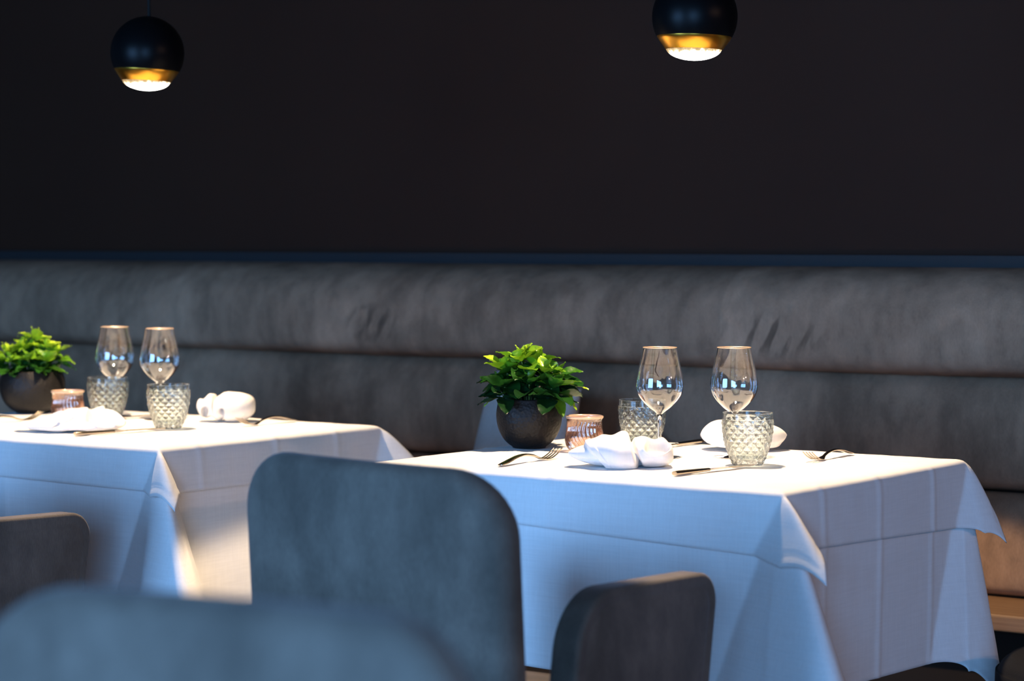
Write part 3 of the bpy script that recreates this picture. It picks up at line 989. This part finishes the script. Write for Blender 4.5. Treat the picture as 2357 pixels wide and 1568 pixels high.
# ------------------------------------------------------------------ napkins
def napkin(loc, rz, fn_shape, label, nu=220, nv=180):
    v = []; f = []
    for i in range(nu):
        for j in range(nv):
            v.append(Vector(fn_shape(2 * i / (nu - 1) - 1, 2 * PI * j / nv)))
    for i in range(nu - 1):
        for j in range(nv):
            f.append((i * nv + j, i * nv + (j + 1) % nv, (i + 1) * nv + (j + 1) % nv, (i + 1) * nv + j))
    f.append(list(range(nv))); f.append([(nu - 1) * nv + j for j in range(nv)])
    o = mesh_obj('napkin', v, f, M['napkin'])
    o.location = (*loc, CT); o.rotation_euler = (0, 0, rz)
    return tag(o, label, 'napkin')

def body(u, a, L, ry, rz_, pl=2.6, pr=3.0, disp=None, floor=True):
    """pillow along x: u -1..1, a round the x axis (a=0 away from the viewer, pi/2 up, pi toward the viewer)"""
    p = pl if u < 0 else pr
    e = max(0.0, 1 - abs(u) ** p) ** (1 / p)
    ca, sa = math.cos(a), math.sin(a)
    q = 2.6
    rr = (abs(ca) ** q + abs(sa) ** q) ** (-1 / q)
    y = ry * e * rr * ca; z = rz_ * e * rr * sa
    x = L * u
    if disp:
        d = disp(x, y, z, u, a)
        y += d * ca; z += d * sa
    z += rz_
    return x, y, max(z, .0006)

def g(x, s): return math.exp(-(x / s) ** 2)
def shape_front_right(u, a):
    def disp(x, y, z, u, a):
        ca = math.cos(a); sa = math.sin(a)
        front = sm(-.1, .5, -ca); topp = sm(.3, .85, sa)
        zz = z / .030                                  # -1 bottom .. 1 top
        d = 0
        # wrapped flap: its left border runs diagonally down to the right and ends in a low point
        edge = -.020 - .058 * (zz + 1) / 2
        vall = .024 - .008 * zz
        on = sm(0, .0022, x - edge) * (1 - sm(0, .004, x - vall))
        d += .0080 * on
        d += .0022 * on * (1 - sm(.012, .016, x - edge))        # doubled hem along the border
        d += .006 * on * math.sin(PI * max(0, min(1, (x - edge) / max(.01, vall - edge)))) * front
        # valley between the lobes
        d -= .017 * g(x - vall - .003, .0042) * max(front, .8 * topp)
        # right roll: open mouth with a lip
        mm = ((x - .062 - .006 * zz) / .024) ** 2 + ((zz - .62) / .50) ** 2
        k = sm(-.1, .35, -ca)
        d -= .024 * sm(1.10, .70, mm) * k
        d += .0035 * g(mm - 1.25, .30) * k
        # layered folds of the left lobe
        lob = sm(0, .004, edge - x) * front
        d -= .0045 * g(zz + .30, .07) * lob
        d -= .0035 * g(zz - .25 + x * 5, .06) * lob
        d += .0020 * noise.noise(Vector((x * 34, y * 34, z * 34)))
        return d
    x, y, z = body(u, a, .096, .056, .0275, 1.7, 4.5, disp)
    # standing crest of cloth along the top, wavy
    cr = sm(.85, 1.0, math.sin(a + .25)) * sm(-.065, -.03, x) * (1 - sm(.075, .094, x))
    z *= .84
    z += .010 * cr * (.75 + .45 * math.sin(x * 120 + .6) * math.cos(x * 47))
    return x, y, z
napkin((-2.338, 3.632), VR, shape_front_right, 'white folded linen napkin at the front of the right table between fork and knife')

def shape_far_right(u, a):
    def disp(x, y, z, u, a):
        d = .008 * noise.noise(Vector((x * 16 + 3, y * 14, z * 12)))
        d -= .012 * g(x - .02 - .5 * z, .005) * sm(-.2, .6, math.sin(a))
        d -= .009 * g(x + .035 + .4 * z, .004) * sm(.2, .8, -math.cos(a))
        d -= .012 * g(z / .037 + .75, .16)
        return d
    x, y, z = body(u, a, .085, .065, .029, 2.3, 1.9, disp)
    # skirt of folded cloth at the bottom
    k = sm(.016, .0, z); x *= 1 + .16 * k; y *= 1 + .10 * k
    return x, y, z
napkin((-2.325, 4.060), VR, shape_far_right, 'white puffed linen napkin behind the front tumbler on the right table')

def shape_front_left(u, a):
    def disp(x, y, z, u, a):
        ca = math.cos(a); sa = math.sin(a)
        up = sm(-.1, .7, sa)
        # soft pleats running diagonally, each with a sharper crest
        w = (x * .75 + y * 1.1) * 62
        d = .0085 * (1 - abs(math.sin(w + .9))) ** 1.5 * up - .003 * up
        d += .006 * noise.noise(Vector((x * 20, y * 20, 2)))
        # flap lying over from the left, its border crossing the front
        e = x - .012 - .9 * (y + .02)
        d += .0060 * (1 - sm(0, .003, e)) * up * sm(-.10, -.06, x)
        # hollow under the folded edge at the front, right of the middle
        d -= .012 * sm(1.1, .7, ((x - .02) / .03) ** 2 + ((z + .012) / .008) ** 2) * sm(.2, .7, -ca)
        # rolled hollow toward the right end
        d -= .014 * sm(1.1, .6, ((x - .058) / .026) ** 2 + ((y + .005) / .03) ** 2) * up
        return d
    x, y, z = body(u, a, .118, .070, .0130, 1.6, 2.4, disp)
    z *= .72 + .75 * sm(-.11, .02, x) * sm(-.07, .04, y)
    z += .012 * sm(.07, .115, -x) * (1 if z > .004 else 0) * .5
    return x, y, z
napkin((-3.735, 3.610), VR, shape_front_left, 'white crumpled flat linen napkin at the front of the left table')

def shape_far_left(u, a):
    def disp(x, y, z, u, a):
        ca = math.cos(a); sa = math.sin(a); zz = z / .034
        left = sm(.004, -.004, x); k = sm(-.3, .5, -ca)
        d = .003 * noise.noise(Vector((x * 25, y * 25, z * 25)))
        d -= .010 * g(x + .022, .003) * sm(-.3, .7, sa - ca * .6)
        d -= left * .026 * sm(1.1, .7, ((x + .004 + .012 * zz) / .010) ** 2 + ((zz + .45) / .38) ** 2) * k
        d -= left * .026 * sm(1.1, .7, ((x + .044) / .009) ** 2 + ((zz + .40) / .50) ** 2) * k
        d -= left * .006
        d += left * .004 * math.sin(x * 190 + zz * 2)
        return d
    x, y, z = body(u, a, .066, .055, .034, 2.6, 3.0, disp)
    return x, y, z
napkin((-3.640, 4.000), VR, shape_far_left, 'white rolled linen napkin behind the front tumbler on the left table')

# ------------------------------------------------------------------ colour management
vs = scn.view_settings
scn.display_settings.display_device = 'sRGB'
vs.view_transform = 'Standard'; vs.look = 'None'; vs.gamma = 1; vs.use_curve_mapping = False
vs.exposure = 0.0
cy = scn.cycles
cy.max_bounces = 14; cy.diffuse_bounces = 5; cy.glossy_bounces = 6; cy.transmission_bounces = 12; cy.transparent_max_bounces = 24
cy.sample_clamp_indirect = 15; cy.blur_glossy = .4
cy.use_denoising = True
